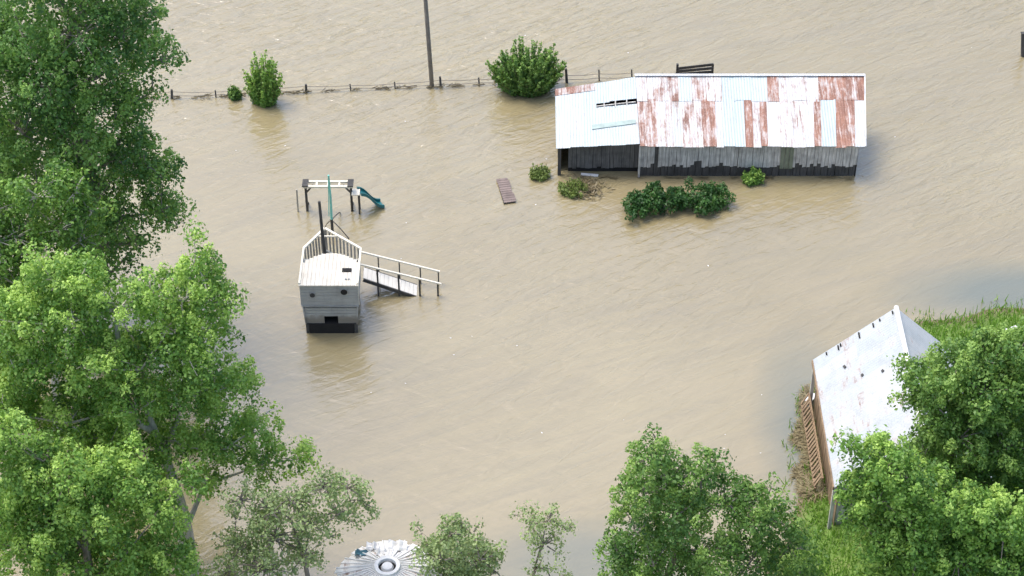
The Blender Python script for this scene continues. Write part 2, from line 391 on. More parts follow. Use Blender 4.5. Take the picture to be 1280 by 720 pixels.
# ------------------------------------------------------------------ long rusty shed
E0 = 1.72; E1 = 2.72
fl = at(800,183,E0); fr = at(1082,184.5,E0); rr_ = at(1081,96.5,E1); rl = at(794,93.5,E1)
fl.y = fr.y = (fl.y+fr.y)/2; rl.y = rr_.y = (rl.y+rr_.y)/2; 
al = at(697,185,1.55); ar = Vector((fl.x-.02, fl.y+.10, E0+.08)); br = Vector((rl.x-.02, rl.y-.05, E1-.05)); bl = at(692,112,2.4); al.x = bl.x = (al.x+bl.x)/2
base = Vector(((al.x+fr.x)/2, (fl.y+rl.y)/2, 0))
shed = thing('long_shed', base, 'long flooded shed with rust streaked corrugated roof and grey plank walls', 'shed')
def sheet_grid(mb, A, B, C, D, cols, sag=.015, step=.012, lap=.010):
    """A front-left, B front-right, C rear-right, D rear-left; cols: (u0,u1,v0,v1,rust,tone)"""
    nrm = (B-A).cross(D-A).normalized()
    def P(u, v): return (A.lerp(B, u)).lerp(D.lerp(C, u), v)
    for i, (u0, u1, v0, v1, ru, to) in enumerate(cols):
        lift = .012+step*(i % 2)+(lap if v0 > .3 else 0)
        o1 = random.uniform(-.006, .006) if lap else .002; o0 = random.uniform(-.012, .012) if lap else 0
        ku, kv = 2, 4
        pts = [[P(u0+(u1-u0)*a/ku, (v0+o0 if b == 0 else v1+o1 if b == kv else v0+(v1-v0)*b/kv))+nrm*(lift+random.uniform(-sag, sag)*.5) for a in range(ku+1)] for b in range(kv+1)]
        n0 = len(mb.v); t = nrm*.02
        flat = [p for row in pts for p in row]
        mb.v += flat+[p-t for p in flat]; K = (ku+1)*(kv+1)
        def add(f):
            mb.f.append(f); mb.a.setdefault('rust', {})[len(mb.f)-1] = ru; mb.a.setdefault('tone', {})[len(mb.f)-1] = to
        for b in range(kv):
            for a in range(ku):
                q = n0+b*(ku+1)+a; add((q, q+1, q+ku+2, q+ku+1)); q += K; add((q+ku+1, q+ku+2, q+1, q))
        for a in range(ku):
            q = n0+a; add((q+K, q+1+K, q+1, q)); q = n0+kv*(ku+1)+a; add((q, q+1, q+1+K, q+K))
        for b in range(kv):
            q = n0+b*(ku+1); add((q, q+ku+1, q+ku+1+K, q+K)); q += ku; add((q+K, q+ku+1+K, q+ku+1, q))
def U(z): return (z-72)/(1205-72)
low = [(72,110,.82,0),(110,160,.78,0),(160,200,.35,0),(200,240,.55,0),(240,290,.30,.5),(290,340,.62,0),(340,390,.55,0),(390,455,.88,0),(455,492,.32,.2),(492,550,.0,.9),(550,603,.0,1),(603,640,.93,0),(640,680,.45,0),(680,712,.92,0),(712,780,.22,0),(780,840,.42,0),(840,900,.45,0),(900,945,.38,0),(945,985,.9,0),(985,1055,.0,.95),(1055,1105,1.0,0),(1105,1150,.92,0),(1150,1205,.12,.3)]
upp = [(72,120,.35,0),(120,172,.48,0),(172,225,.62,0),(225,282,.66,0),(282,342,.05,.8),(342,420,.68,0),(420,492,.50,0),(492,560,.0,1),(560,640,.0,.9),(640,722,.0,.8),(722,775,.92,0),(775,850,.38,0),(850,920,.36,0),(920,975,.30,0),(975,1040,.95,0),(1040,1110,1.0,0),(1110,1160,.85,0),(1160,1205,.95,0)]
cols = [(U(a), U(b)+.003, 0.0, .665, r_, t_) for a, b, r_, t_ in low]+[(U(a), U(b)+.003, .64, 1.0, r_, t_) for a, b, r_, t_ in upp]
mb = MB(); sheet_grid(mb, fl, fr, rr_, rl, cols); mb.build('roof', M['roof'], shed)
mb = MB(); nrm = (fr-fl).cross(rl-fl).normalized()
mb.bar(rl+nrm*.07+Vector((-.03,0,0)), rr_+nrm*.07+Vector((.03,0,0)), .16, .03, rust=.1, tone=0); 
mb.bar(fr+nrm*.06+Vector((0,-.02,0)), rr_+nrm*.06, .06, .05, rust=.1, tone=0)
mb.build('roof_edging', M['roof'], shed)
# annex roof with two torn openings
ac = []
def acol(u0, u1, v0, v1, ru=.08, to=.85): ac.append((u0, u1, v0, v1, ru, to))
SL0, SL1 = .55, .985
for i in range(6):
    u0, u1 = i/6, (i+1)/6+.004
    if u0 < .5:
        acol(u0, u1, 0, .90, .10, .55+.4*random.random()); acol(u0, u1, .885, 1, .85 if i < 2 else .62 if i == 2 else .2, .2)
    else:
        acol(u0, u1, 0, .60, .10, .5+.4*random.random()); acol(u0, u1, .675, 1, .06, .6+.4*random.random())
mb = MB(); sheet_grid(mb, al, ar, br, bl, ac); mb.build('annex_roof', M['roof'], shed)
def PA(u, v): return (al.lerp(ar, u)).lerp(bl.lerp(br, u), v)
an = (ar-al).cross(bl-al).normalized()
mb = MB(); mb.bar(PA(.5,.638)-an*.05, PA(.99,.638)-an*.05, .06, .06)
for u in (.6, .74, .88): mb.bar(PA(u,.58)-an*.0, PA(u,.69)-an*.0, .05, .05)
mb.build('batten', M['greywood'], shed)
mb = MB(); mb.hexa([PA(.44,.26)+an*.026, PA(.97,.30)+an*.026, PA(.97,.36)+an*.026, PA(.44,.33)+an*.026, PA(.44,.26)+an*.05, PA(.97,.30)+an*.05, PA(.97,.36)+an*.05, PA(.44,.33)+an*.05])
mb.build('translucent_strip', mat_plain('mossy_strip', (.34,.43,.40), .6), shed)
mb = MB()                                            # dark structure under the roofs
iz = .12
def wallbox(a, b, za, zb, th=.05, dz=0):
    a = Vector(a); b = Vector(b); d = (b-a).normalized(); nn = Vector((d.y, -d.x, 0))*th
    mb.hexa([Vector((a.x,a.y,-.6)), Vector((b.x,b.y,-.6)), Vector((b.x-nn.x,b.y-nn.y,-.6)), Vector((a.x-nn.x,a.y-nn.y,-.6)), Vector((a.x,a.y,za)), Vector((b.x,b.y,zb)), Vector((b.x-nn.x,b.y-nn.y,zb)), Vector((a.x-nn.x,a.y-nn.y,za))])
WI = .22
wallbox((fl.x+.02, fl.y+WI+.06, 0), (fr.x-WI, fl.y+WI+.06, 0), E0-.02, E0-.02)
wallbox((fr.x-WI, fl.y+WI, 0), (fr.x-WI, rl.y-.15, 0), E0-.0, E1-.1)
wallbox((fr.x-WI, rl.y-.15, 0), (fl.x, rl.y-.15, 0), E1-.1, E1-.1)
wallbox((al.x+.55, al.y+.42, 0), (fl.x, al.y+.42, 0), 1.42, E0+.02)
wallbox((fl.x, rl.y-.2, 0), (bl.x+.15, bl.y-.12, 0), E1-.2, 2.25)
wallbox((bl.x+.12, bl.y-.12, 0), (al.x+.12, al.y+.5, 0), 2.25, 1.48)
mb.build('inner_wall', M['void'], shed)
def planks(a, b, zt0, zt1, zb, mat, name, wd=.15, gaps=(), jag=.12):
    mb = MB(); a = Vector(a); b = Vector(b); L = (b-a).length; k = int(L/wd); d = (b-a).normalized(); nn = Vector((d.y, -d.x, 0))
    for i in range(k):
        t0, t1 = i/k, (i+.93)/k
        if any(g0 < t0 < g1 for g0, g1 in gaps) or random.random() < .015: continue
        zz = zb+random.uniform(0, jag)*random.random()+(.28 if jag > .25 and .235 < t0 < .275 else 0); off = nn*random.uniform(0, .02)
        p, q = a.lerp(b, t0)+off, a.lerp(b, t1)+off; zt = zt0+(zt1-zt0)*t0; th = -nn*.025
        p2, q2 = p+th, q+th; sk = d*random.uniform(-.012, .012)
        mb.hexa([(p.x+sk.x,p.y,zz),(q.x+sk.x,q.y,zz+random.uniform(-.02,.05)),(q2.x+sk.x,q2.y,zz),(p2.x+sk.x,p2.y,zz),(p.x,p.y,zt),(q.x,q.y,zt),(q2.x,q2.y,zt),(p2.x,p2.y,zt)])
    return mb.build(name, M[mat], shed)
planks((fl.x+.05, fl.y+WI, 0), (fr.x-WI, fl.y+WI, 0), E0-.03, E0-.03, .46, 'greywood', 'front_planks', .155, gaps=(), jag=.30)
planks((fl.x+.05, fl.y+WI+.03, 0), (fr.x-WI, fl.y+WI+.03, 0), E0-.03, E0-.03, -.4, 'darkwood', 'shade_boards', .3, jag=.02)  # dark boards stand in for the shade and reflection along the waterline
mb = MB(); u_ = fl.x+(fr.x-fl.x)*.64
for q in range(3): mb.box((u_+q*.19, fl.y+WI-.045, 1.06), (.17, .02, 1.22))
mb.build('mossy_planks', mat_wood('mossy_wood', (.13,.15,.10), (.24,.26,.19)), shed)
planks((al.x+.55, al.y+.36, 0), (fl.x, al.y+.36, 0), 1.41, E0+.0, .2, 'annexwood', 'annex_planks', .17)
mb = MB(); mb.bar((al.x+.16, al.y+.18, -.5), (al.x+.16, al.y+.18, 1.53), .14, .14); mb.build('corner_post', M['darkwood'], shed)
mb = MB(); mb.bar((fl.x+.02, fl.y+WI-.05, -.5), (fl.x+.02, fl.y+WI-.05, E0), .09, .09); mb.build('corner_post', M['greywood'], shed)
mb = MB(); x = fl.x+(fr.x-fl.x)*.445; mb.box((x, fl.y+WI-.03, 1.1), (.04, .03, 1.2)); mb.build('batten', M['greywood'], shed)

# ------------------------------------------------------------------ gabled tin shed on the bank
Ez = 2.35
e0 = at(1040,610,Ez); e1 = at(1015,451,Ez); xe = (e0.x+e1.x)/2+.05; y0, y1 = e0.y, e1.y
rg = at(1120,386,4.9); hw = rg.x-xe; xr = xe+2*hw; Rz = 4.9
y1 = (y1+rg.y)/2
g0 = height(xe, y0)
barn = thing('tin_roofed_barn', ((xe+xr)/2, (y0+y1)/2, 0), 'barn with pale blue white gabled tin roof half hidden by trees on the grassy bank', 'barn')
for nm, A, B, C, D in (('roof_slope', Vector((xe,y0,Ez)), Vector((xe+hw,y0,Rz)), Vector((xe+hw,y1,Rz)), Vector((xe,y1,Ez))),
                   ('roof_slope', Vector((xe+hw+.02,y0,Rz)), Vector((xr,y0,Ez)), Vector((xr,y1,Ez)), Vector((xe+hw+.02,y1,Rz)))):
    mb = MB(); cl = []
    # sheets run from ridge to eave: strips along the length
    k = 11
    for i in range(k):
        notch = {10: [(.27,.31),(.62,.66)], 9: []}.get(i, [])
        for (u0, u1) in ((0,.52),(.50,1.0)):
            cl.append((u0, u1, i/k, (i+1)/k+.004, random.choice([.0,.08,.16,.26,.34]), random.uniform(0,1)))
    sheet_grid(mb, A, B, C, D, cl, .003, .003, 0)
    mb.build(nm, M['tin'], barn)
mb = MB(); mb.tube([(xe+hw+.01, y0-.03, Rz+.05), (xe+hw+.01, y1+.03, Rz+.05)], .09, 8); mb.build('ridge_cap', M['white'], barn)
for u, L in ((.30,.30),(.33,.18),(.55,.38),(.72,.26),(.80,.14),(.16,.16),(.95,.2)):       # torn slits near the far gable
    p = Vector((xe+hw*u, y1-.04-L/2, Ez+(Rz-Ez)*u+.068)); mb = MB(); mb.box(p, (.05, L*.8, .03), Matrix.Rotation(-math.atan2(Rz-Ez, hw), 3, 'Y')); mb.build('roof_hole', M['void'], barn)
for u, v, L in ((.33,.80,.16),(.5,.66,.12),(.72,.6,.12)):
    p = Vector((xe+hw*u, y0+(y1-y0)*v, Ez+(Rz-Ez)*u+.066)); mb = MB(); mb.box(p, (.10, L, .02), Matrix.Rotation(-math.atan2(Rz-Ez, hw), 3, 'Y')@Matrix.Rotation(.4, 3, 'Z')); mb.build('roof_hole', M['darkwood'], barn)
mb = MB(); nb = int((y1-y0-.3)/.2)
for i in range(nb):
    y = y0+.15+i*.2; mb.box((xe+.2+random.uniform(-.01,.01), y+.09, 1.05), (.03, .18, 2.3+random.uniform(-.1,0)))
mb.build('side_wall', M['brownwood'], barn)
for yy, nm in ((y0+.2, 'gable_wall'), (y1-.2, 'gable_wall')):
    mb = MB(); k = 34
    for i in range(k):
        xa = xe+.2+(2*hw-.4)*i/k; xb = xa+(2*hw-.4)/k*.94; xm = (xa+xb)/2; zt = Ez+(Rz-Ez)*(1-abs(xm-xe-hw)/hw)-.12
        mb.box((xm, yy, (zt-.3)/2), (xb-xa, .03, zt+.3))
    mb.build(nm, M['greywood'], barn)
mb = MB(); mb.bar((xe+.04, y0+.06, -.2), (xe+.04, y0+.06, Ez-.03), .12, .12); mb.build('corner_post', M['greywood'], barn)
mb = MB(); mb.bar((xe+.04, y1-.3, -.6), (xe+.04, y1-.3, Ez-.03), .12, .12); mb.build('corner_post', M['greywood'], barn)
mb = MB(); mb.bar((xe-.02, y0, Ez-.02), (xe-.02, y1, Ez-.02), .04, .14); mb.build('fascia', M['brownwood'], barn)

# slatted rack leaning on its side, boards, dead reeds
rk = thing('slatted_rack', at(1024,560,.3), 'brown slatted wooden rack leaning on the water side wall of the barn', 'rack')
ya, yb = at(1024,612,.4).y, at(1020,505,.4).y
def RK(t, s): return Vector((xe-.27+s*.22, ya+(yb-ya)*t, .45+s*.5))
for s in (0, 1):
    mb = MB(); mb.bar(RK(0,s), RK(1,s), .07, .07); mb.build('rail', M['brownwood'], rk)
for i in range(22):
    mb = MB(); t = (i+.5)/22+random.uniform(-.008,.008); mb.bar(RK(t,0)-Vector((.02,0,-.05)), RK(t,1)-Vector((.02,0,-.05)), .10, .03); mb.build('slat', M['brownwood'], rk)
def board(name, pxpy, z, L, wd, ang, mat, label, tilt=.1, cat='board', group=None):
    c = at(*pxpy, z); mb = MB(); m = Matrix.Rotation(ang, 3, 'Z')@Matrix.Rotation(tilt, 3, 'Y')
    mb.box(c, (L, wd, .04), m); mb.box(c+m@Vector((L*.3, 0, -.035)), (.06, wd*.9, .03), m); mb.box(c+m@Vector((-L*.3, 0, -.035)), (.06, wd*.9, .03), m)
    return solo(mb, name, mat, c, label, cat, group)
board('broken_board', (1013,497), .5, .75, .28, R(62), M['white'], 'pale broken board lying on the reeds at the far end of the slatted rack', .25)
board('broken_board', (1009,512), .22, .5, .16, R(20), M['brownwood'], 'small brown broken board on the reeds below the pale board', .1)
board('timber_length', (1257,413), .55, 1.1, .13, R(28), M['white'], 'pale length of timber lying on the grass behind the barn', .05)
k = 6500; Y = RNG.uniform(at(1000,625,0).y, at(1000,480,0).y, k)
xo = np.array([interp(LX, y) for y in Y]); X = xo+RNG.uniform(-.05, .6, k)*RNG.random(k)**.5+.20*np.sin(Y*3.1)+.1*np.sin(Y*7.3); Z = np.clip(.35*(X-xo), -.02, .4)+.03
th = RNG.uniform(0, 6.28, k); L = RNG.uniform(.18, .5, k); P = np.stack([X, Y, Z], 1)
d = np.stack([np.cos(th)*L, np.sin(th)*L, RNG.uniform(0, .35, k)*L], 1); s = np.stack([-np.sin(th), np.cos(th), 0*th], 1)*.025
o = nmesh('dead_reeds', np.stack([P-s, P+s, P+d+s*.4, P+d-s*.4], 1), M['straw'], None, np.clip(RNG.normal(.5,.25,k),0,1)); o['kind'] = 'stuff'

# ------------------------------------------------------------------ play ship
DZ = 2.0; FZ = .92; LIFT = .45
sl_ = at(374,357,DZ+LIFT); sr_ = at(447.5,357,DZ+LIFT); ys_ = sl_.y; xl, xrr = sl_.x, sr_.x; xm = (xl+xrr)/2
ysh = at(443,311,DZ+LIFT).y; ybow = at(406,286,DZ+LIFT).y; ycab = at(406,322,DZ+LIFT).y; xb = at(406,286,DZ+LIFT).x
UPV = Vector((0,0,LIFT))
ship = thing('play_ship', (xm, (ys_+ybow)/2, 0), 'grey wooden ship shaped playhouse with pale deck standing in the flood', 'playhouse')
top = [Vector((xl,ys_,0)), Vector((xrr,ys_,0)), Vector((xrr-.05,ysh,0)), Vector((xb,ybow,0)), Vector((xl+.0,ysh,0))]
cen = Vector((xm, (ys_+ysh)/2, 0))
def ring(z, s): return [Vector((cen.x+(p.x-cen.x)*s, (p.y if i < 2 else cen.y+(p.y-cen.y)*s), z)) for i, p in enumerate(top)]
def sidewall(mb, i, j, z0, s0, z1, s1, th=.05):
    a, b = ring(z0, s0), ring(z1, s1); ai, bi = ring(z0, s0-th/1.2), ring(z1, s1-th/1.2)
    if i == 0:
        for q in (ai, bi): q[0].y += th; q[1].y += th
    mb.hexa([a[i], a[j], ai[j], ai[i], b[i], b[j], bi[j], bi[i]])
# stern: two tiers of boards with door hole
mb = MB(); SW = lambda z: 1.0 if z > .98 else .955
def sternbox(x0, x1, z0, z1, y=0.0): mb.box(((x0+x1)/2, ys_+.04+y, (z0+z1)/2), (x1-x0, .08, z1-z0))
dw0, dw1, dh = xm-.27, xm+.27, .40
zz = 1.0
while zz < 1.98:
    h_ = min(.162, 1.985-zz); sternbox(xl+.005, xrr-.005, zz, zz+h_-.012, random.uniform(-.004,.004)); zz += .162
xl2, xr2 = xl+.12, xrr-.08
sternbox(xl2, dw0, .02, dh, .05); sternbox(dw1, xr2, .02, dh, .05)
zz = dh
while zz < .97: sternbox(xl2, xr2, zz, zz+.135, .05+random.uniform(-.004,.004)); zz += .147
sternbox(xl+.02, xrr-.02, .955, .99, -.03)
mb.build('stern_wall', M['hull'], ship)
mb = MB(); sternbox(xl+.24, xrr-.24, -1.0, 1.9, .42); mb.build('inner_wall', M['void'], ship)  # black panel stands in for the shade below the stern and behind the door
mb = MB()
for (i, j) in ((1,2),(4,0)):
    sidewall(mb, i, j, .02, .90, .97, .96); sidewall(mb, i, j, .985, .965, FZ+.10, .97)
for (i, j) in ((2,3),(3,4)): sidewall(mb, i, j, .02, .90, FZ+.10, .97)
# cabin side walls above the foredeck
mb.box((xl+.06, (ys_+ycab)/2+.06, 1.48), (.06, ycab-ys_-.12, .96)); mb.box((xrr-.06, (ys_+ycab)/2+.06, 1.48), (.06, ycab-ys_-.12, .96))
mb.box((xm, ycab-.05, 1.45), (xrr-xl-.2, .06, 1.0))
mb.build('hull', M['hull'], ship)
mb = MB(); r_ = ring(FZ, .955); mb.face(r_); mb.face([p-Vector((0,0,.06)) for p in r_][::-1]); mb.build('foredeck', M['slat'], ship)
mb = MB(); r_ = ring(.03, .88); mb.face(r_); r_ = ring(.03, .78); r2_ = ring(-1.0, .76)
for i in range(5): mb.face([r2_[i], r2_[(i+1)%5], r_[(i+1)%5], r_[i]])
mb.build('underside_shade', M['void'], ship)  # black floor and skirt paint in the shade under the raised hull
for i in range(5):
    p = ring(0, .84)[i]; mb = MB(); mb.bar((p.x, p.y+(.08 if i < 2 else 0), -1.1), (p.x, p.y+(.08 if i < 2 else 0), .05), .12, .12); mb.build('stilt', M['darkwood'], ship)
# bleached cabin roof with arched front, individual boards
mb = MB(); kb = 15
for i in range(kb):
    x0 = xl-.03+(xrr-xl+.06)*i/kb; x1 = x0+(xrr-xl+.06)/kb-.008; t = ((x0+x1)/2-xm)/((xrr-xl)/2)
    yf = ycab+.22-.62*t*t
    mb.box(((x0+x1)/2, (ys_-.05+yf)/2, DZ+.02+random.uniform(-.003,.003)), (x1-x0, yf-ys_+.05, .05))
mb.build('cabin_roof', M['deck'], ship)
hp = at(433.5,338,DZ+.05+LIFT)-UPV
mb = MB(); mb.box(hp+Vector((0,0,.02)), (.36, .20, .035)); mb.build('roof_hatch', M['void'], ship)
for dx_ in (-.06, .06):
    mb = MB(); mb.box(at(434,349,DZ+.05+LIFT)-UPV+Vector((dx_,0,.02)), (.06,.09,.05)); mb.build('hinge', M['concrete'], ship)
for px, py, r0, mt in ((430,365,.13,'void'),(390.5,369,.10,'darkwood')):
    c = aty(px, py, ys_-.03)-UPV; fo = MB()
    fo.disc(c+Vector((0,.02,0)), r0+.03, (0,1,0), 20, .04); f_ = fo.build('porthole', M['hull'], ship)
    pn = MB(); pn.disc(c+Vector((0,-.012,0)), r0, (0,1,0), 20, .03); pn.build('pane', M[mt], f_)
# rails
RZ = DZ+.03
def railpt(i, z=RZ, s=1.0): return ring(z, s)[i]
for a_, b_ in ((4,3),(3,2)):
    mb = MB(); mb.bar(railpt(a_), railpt(b_), .09, .07); mb.build('top_rail', M['cream'], ship)
    A_, B_ = railpt(a_, FZ, .97), railpt(b_, FZ, .97); L_ = (B_-A_).length; kk = int(L_/.20); mb = MB()
    for i in range(kk+1):
        p = A_.lerp(B_, (i+.2)/(kk+.6)); q = railpt(a_, RZ-.04, .985).lerp(railpt(b_, RZ-.04, .985), (i+.2)/(kk+.6)); mb.bar(p, q, .07, .02)
    mb.build('slatted_side', M['slat'], ship)
for x_ in (xl, xrr-.02):
    mb = MB(); mb.bar((x_, ysh, RZ), (x_, ys_+.02, RZ+.05), .07, .07); mb.build('top_rail', M['cream'], ship)
a_, b_ = railpt(4, RZ).lerp(railpt(3, RZ), .62), railpt(2, RZ).lerp(railpt(3, RZ), .62)
mb = MB(); mb.bar(a_-Vector((0,0,.03)), b_-Vector((0,0,.03)), .05, .05); mb.build('crossbar', M['cream'], ship)
mt = aty(404,318,ybow-.9); mt = Vector((xb-.02, ybow-.75, 0)); tpz = 3.95
mb = MB(); mb.tube([(mt.x+.05, mt.y, FZ), (mt.x, mt.y, 2.2), (mt.x-.03, mt.y, tpz)], [.07,.065,.055], 8); mb.build('mast', M['darkwood'], ship)
mb = MB(); mb.bar((xrr-.03, ys_+.05, 1.0), (xrr-.03, ys_+.05, RZ+.06), .08, .08); mb.build('corner_post', M['cream'], ship)
ship.location.z += LIFT
# ramp
yn = at(524,369.5,0).y; yf = yn+.66
zr = lambda x: max(-.4, z0r*(1-(x-xrr)/(xend-xrr)))
xend = at(521,366,0).x; z0r = .93
ramp = MB(); k = 15
for i in range(k):
    a, b = xrr+(xend+.35-xrr)*i/k, xrr+(xend+.35-xrr)*(i+.95)/k
    za, zb = z0r*(1-(a-xrr)/(xend-xrr)), z0r*(1-(b-xrr)/(xend-xrr))
    ramp.hexa([(a,yn,za-.04),(b,yn,zb-.04),(b,yf,zb-.04),(a,yf,za-.04),(a,yn,za),(b,yn,zb),(b,yf,zb),(a,yf,za)])
rp = ramp.build('ramp', M['rampdeck'], ship); rp.location = (0,0,-LIFT)
for yy in (yn-.03, yf+.03):
    mb = MB(); mb.bar((xrr, yy, z0r-.09), (xend+.2, yy, -.09-.08), .05, .14); mb.build('stringer', M['darkwood'], rp)
rails = [aty(446,329.5,yn-.06), aty(551.5,355,yn-.06)]
dy_ = (yf-yn)+.12
for off in (0, dy_):
    mb = MB(); mb.bar(rails[0]+Vector((0,off,0)), rails[1]+Vector((-.08 if off else 0,off,0)), .07, .06); mb.build('handrail', M['cream'], rp)
    for px in (471,497.5,524,547):
        t = (px-446)/(551.5-446); p = rails[0].lerp(rails[1], t)+Vector((0,off+.0,0)); mb = MB()
        mb.bar((p.x, p.y+.05, -.7), (p.x, p.y+.05, p.z-.02), .07 if off == 0 else .05, .07 if off == 0 else .05); mb.build('ramp_post', M['darkwood'], rp)

# ------------------------------------------------------------------ swing frame and slide
b1_ = at(384,266,0); b2_ = at(440.5,262,0); yS = (b1_.y+b2_.y)/2; xa, xb_ = b1_.x, b2_.x
tz = aty(440,231,yS).z
sw = thing('swing_frame', ((xa+xb_)/2, yS, 0), 'wooden swing frame with a double cream beam on dark posts beyond the play ship', 'swing frame')
for dy in (-.14, .20):
    mb = MB(); mb.bar((xa-.1, yS+dy, tz), (xb_+.1, yS+dy, tz), .08, .09); mb.build('beam', M['cream'], sw)
for i in range(3):
    mb = MB(); x = xa+(xb_-xa)*(i+1)/4; mb.box((x, yS+.03, tz+.0), (.07, .26, .05)); mb.build('spacer', M['cream'], sw)
for x, sgn in ((xa, -1), (xb_, 1)):
    mb = MB(); mb.bar((x, yS+.03, -.7), (x, yS+.03, tz+.05), .095, .095); mb.build('leg', M['darkwood'], sw)
    mb = MB(); mb.box((x, yS+.03, tz+.07), (.24, .50, .05)); mb.build('bracket', M['darkwood'], sw)
    mb = MB(); mb.bar((x, yS+.03, tz-.45), (x-sgn*.32, yS+.03, tz-.04), .06, .06); mb.build('brace', M['darkwood'], sw)
    mb = MB(); mb.bar((x-.02, yS+.03, .5), (x-.02, yS+.85, -.3), .08, .08); mb.build('brace', M['darkwood'], sw)
sp = at(372.5,264,0); mb = MB(); mb.bar(sp-Vector((0,0,.6)), sp+Vector((.02,0,1.15)), .06, .06)
solo(mb, 'thin_post', M['slat'], sp, 'thin grey post standing in the water left of the swing frame', 'post')
s0 = Vector((xb_+.34, yS-.02, 1.02)); s1 = at(478,256.5,0)
sld = thing('slide', (s0.x+.6, yS, 0), 'dark teal plastic playground slide running down into the water', 'slide')
def slp(t):
    p = s0.lerp(s1, t); z = s0.z*(1-t)**1.05+.10*math.sin(t*math.pi*2)+.06*t; return Vector((p.x, p.y, z))
d2 = Vector((s1.x-s0.x, s1.y-s0.y, 0)).normalized(); sd2 = Vector((-d2.y, d2.x, 0))
K = 14; chute = MB(); sides = [MB(), MB()]
for i in range(K):
    p, q = slp(i/K), slp((i+1)/K); a, b = sd2*.2, Vector((0,0,.03))
    chute.hexa([p-a-b, q-a-b, q+a-b, p+a-b, p-a, q-a, q+a, p+a])
    for s_, mbb in ((-1, sides[0]), (1, sides[1])):
        a0, a1 = sd2*.2*s_, sd2*.26*s_
        lo, hi = (a1, a0) if s_ < 0 else (a0, a1); hgt_ = Vector((0,0,.13))
        mbb.hexa([p+lo-b, q+lo-b, q+hi-b, p+hi-b, p+lo+hgt_, q+lo+hgt_, q+hi+hgt_, p+hi+hgt_])
chute.build('chute', M['teal'], sld); [m_.build('side_rim', M['teal'], sld) for m_ in sides]
mb = MB(); mb.box(s0+Vector((-.14,0,0)), (.34,.42,.05)); mb.build('platform', M['cream'], sld)
for dy in (-.17,.17):
    mb = MB(); mb.bar(s0+Vector((-.02,dy,-1.5)), s0+Vector((-.02,dy,-.03)), .06, .06); mb.build('leg', M['darkwood'], sld)

# teal pole with stays
pb = at(416,291,0); pole = thing('teal_pole', pb, 'slender pale teal pole with dark foot rising behind the bow of the play ship', 'pole')
t1 = aty(410.5,219,pb.y); t0 = aty(414.5,275,pb.y)
mb = MB(); mb.tube([t0, t0.lerp(t1,.5)+Vector((.02,0,0)), t1], [.055,.05,.04], 8); mb.build('shaft', M['tealpale'], pole)
mb = MB(); mb.tube([t0+Vector((-.10,0,.2)), t1+Vector((-.02,0,-.1))], [.02,.015], 6); mb.build('halyard', M['tealpale'], pole)
mb = MB(); mb.tube([pb-Vector((0,0,.7)), t0+Vector((0,0,.05))], .06, 8); mb.build('foot', M['darkwood'], pole)
for q in ((440,299),(404,289),(425,262)):
    e_ = at(*q, 0); mb = MB(); mb.tube(curve(t0, e_-Vector((0,0,.2)), .12, 5), .022, 5); mb.build('stay', M['darkwood'], pole)

# ------------------------------------------------------------------ utility pole, wires, fence, posts
ub = at(540,108.5,0); ut = aty(530.5,-25,ub.y+.1); ut.x -= .02; top_ = ub.lerp(ut, 1.0)
up_ = thing('utility_pole', ub, 'tall weathered wooden utility pole standing in the flood beside the wire fence', 'utility pole')
dirp = (ut-ub).normalized()
mb = MB(); mb.tube([ub-dirp*1.0, ub+dirp*3, ub+dirp*6, ub+dirp*9.0], [.105,.10,.09,.08], 10); mb.build('shaft', M['pole'], up_, True)
ct = ub+dirp*8.5; mb = MB(); mb.bar(ct+Vector((-1,.14,0)), ct+Vector((1,.14,0)), .1, .12); mb.build('crossarm', M['pole'], up_)
for s in (-.85, -.35, .35, .85):
    mb = MB(); mb.tube([ct+Vector((s,.14,.06)), ct+Vector((s,.14,.12)), ct+Vector((s,.14,.2))], [.05,.06,.03], 8); mb.build('insulator', M['white'], up_)
FP = [(165,123,4,.4),(215,123,11,1),(270,121,8,.5),(383,115.5,10,1),(438.5,113,8,.45),(494,110.5,8,.45),(551,109,13,.9),(599,106,9,.55),(640,105,9,.6),(708.5,103,17,1.1),(749,101,14,.45),(790,100,13,.5)]
fence = thing('wire_fence', at(440,113,0), 'half submerged wire fence with uneven wooden posts crossing the flood', 'fence')
fp = []
for px, py, hpx, th in FP:
    b = at(px, py, 0); t = aty(px-.6+random.uniform(-.6,.6), py-hpx, b.y); fp.append((b, t.z)); mb = MB()
    r0 = .048*th+.012; mb.tube([b-Vector((0,0,.9)), b, t], [r0*1.05, r0, r0*.9], 7); mb.build('post', M['darkwood'], fence)
for frac in (.35, .8):
    mb = MB()
    for (a, za), (b, zb) in zip(fp[:-1], fp[1:]):
        za, zb = min(za, .5)*frac, min(zb, .5)*frac
        mb.tube([Vector((a.x,a.y-.03,za)), Vector(((a.x+b.x)/2,(a.y+b.y)/2-.03,(za+zb)/2-.04)), Vector((b.x,b.y-.03,zb))], .014, 4, False)
    mb.build('wire', M['wire'], fence)
P = []                                              # rafted stalks caught on the wires
for (a, za), (b, zb) in zip(fp[:8], fp[1:9]):
    if random.random() < .15: continue
    for _ in range(int((b-a).length*28)):
        t = random.random(); 
        if math.sin(t*9+a.x*2.3) < -.1: continue
        p = a.lerp(b, t); P.append((p.x, p.y-.05+random.gauss(0,.05), .02+abs(random.gauss(0,.05))))
P = np.array(P); k = len(P); th = RNG.normal(0, .5, k)
d = np.stack([np.cos(th)*RNG.uniform(.1,.35,k), np.sin(th)*.2, RNG.uniform(-.01,.06,k)], 1); s = np.array([0,.012,.012])
o = nmesh('drifted_stalks', np.stack([P-s, P+d-s, P+d+s, P+s], 1), M['straw'], None, np.clip(RNG.normal(.2,.2,k),0,1)); o['kind'] = 'stuff'
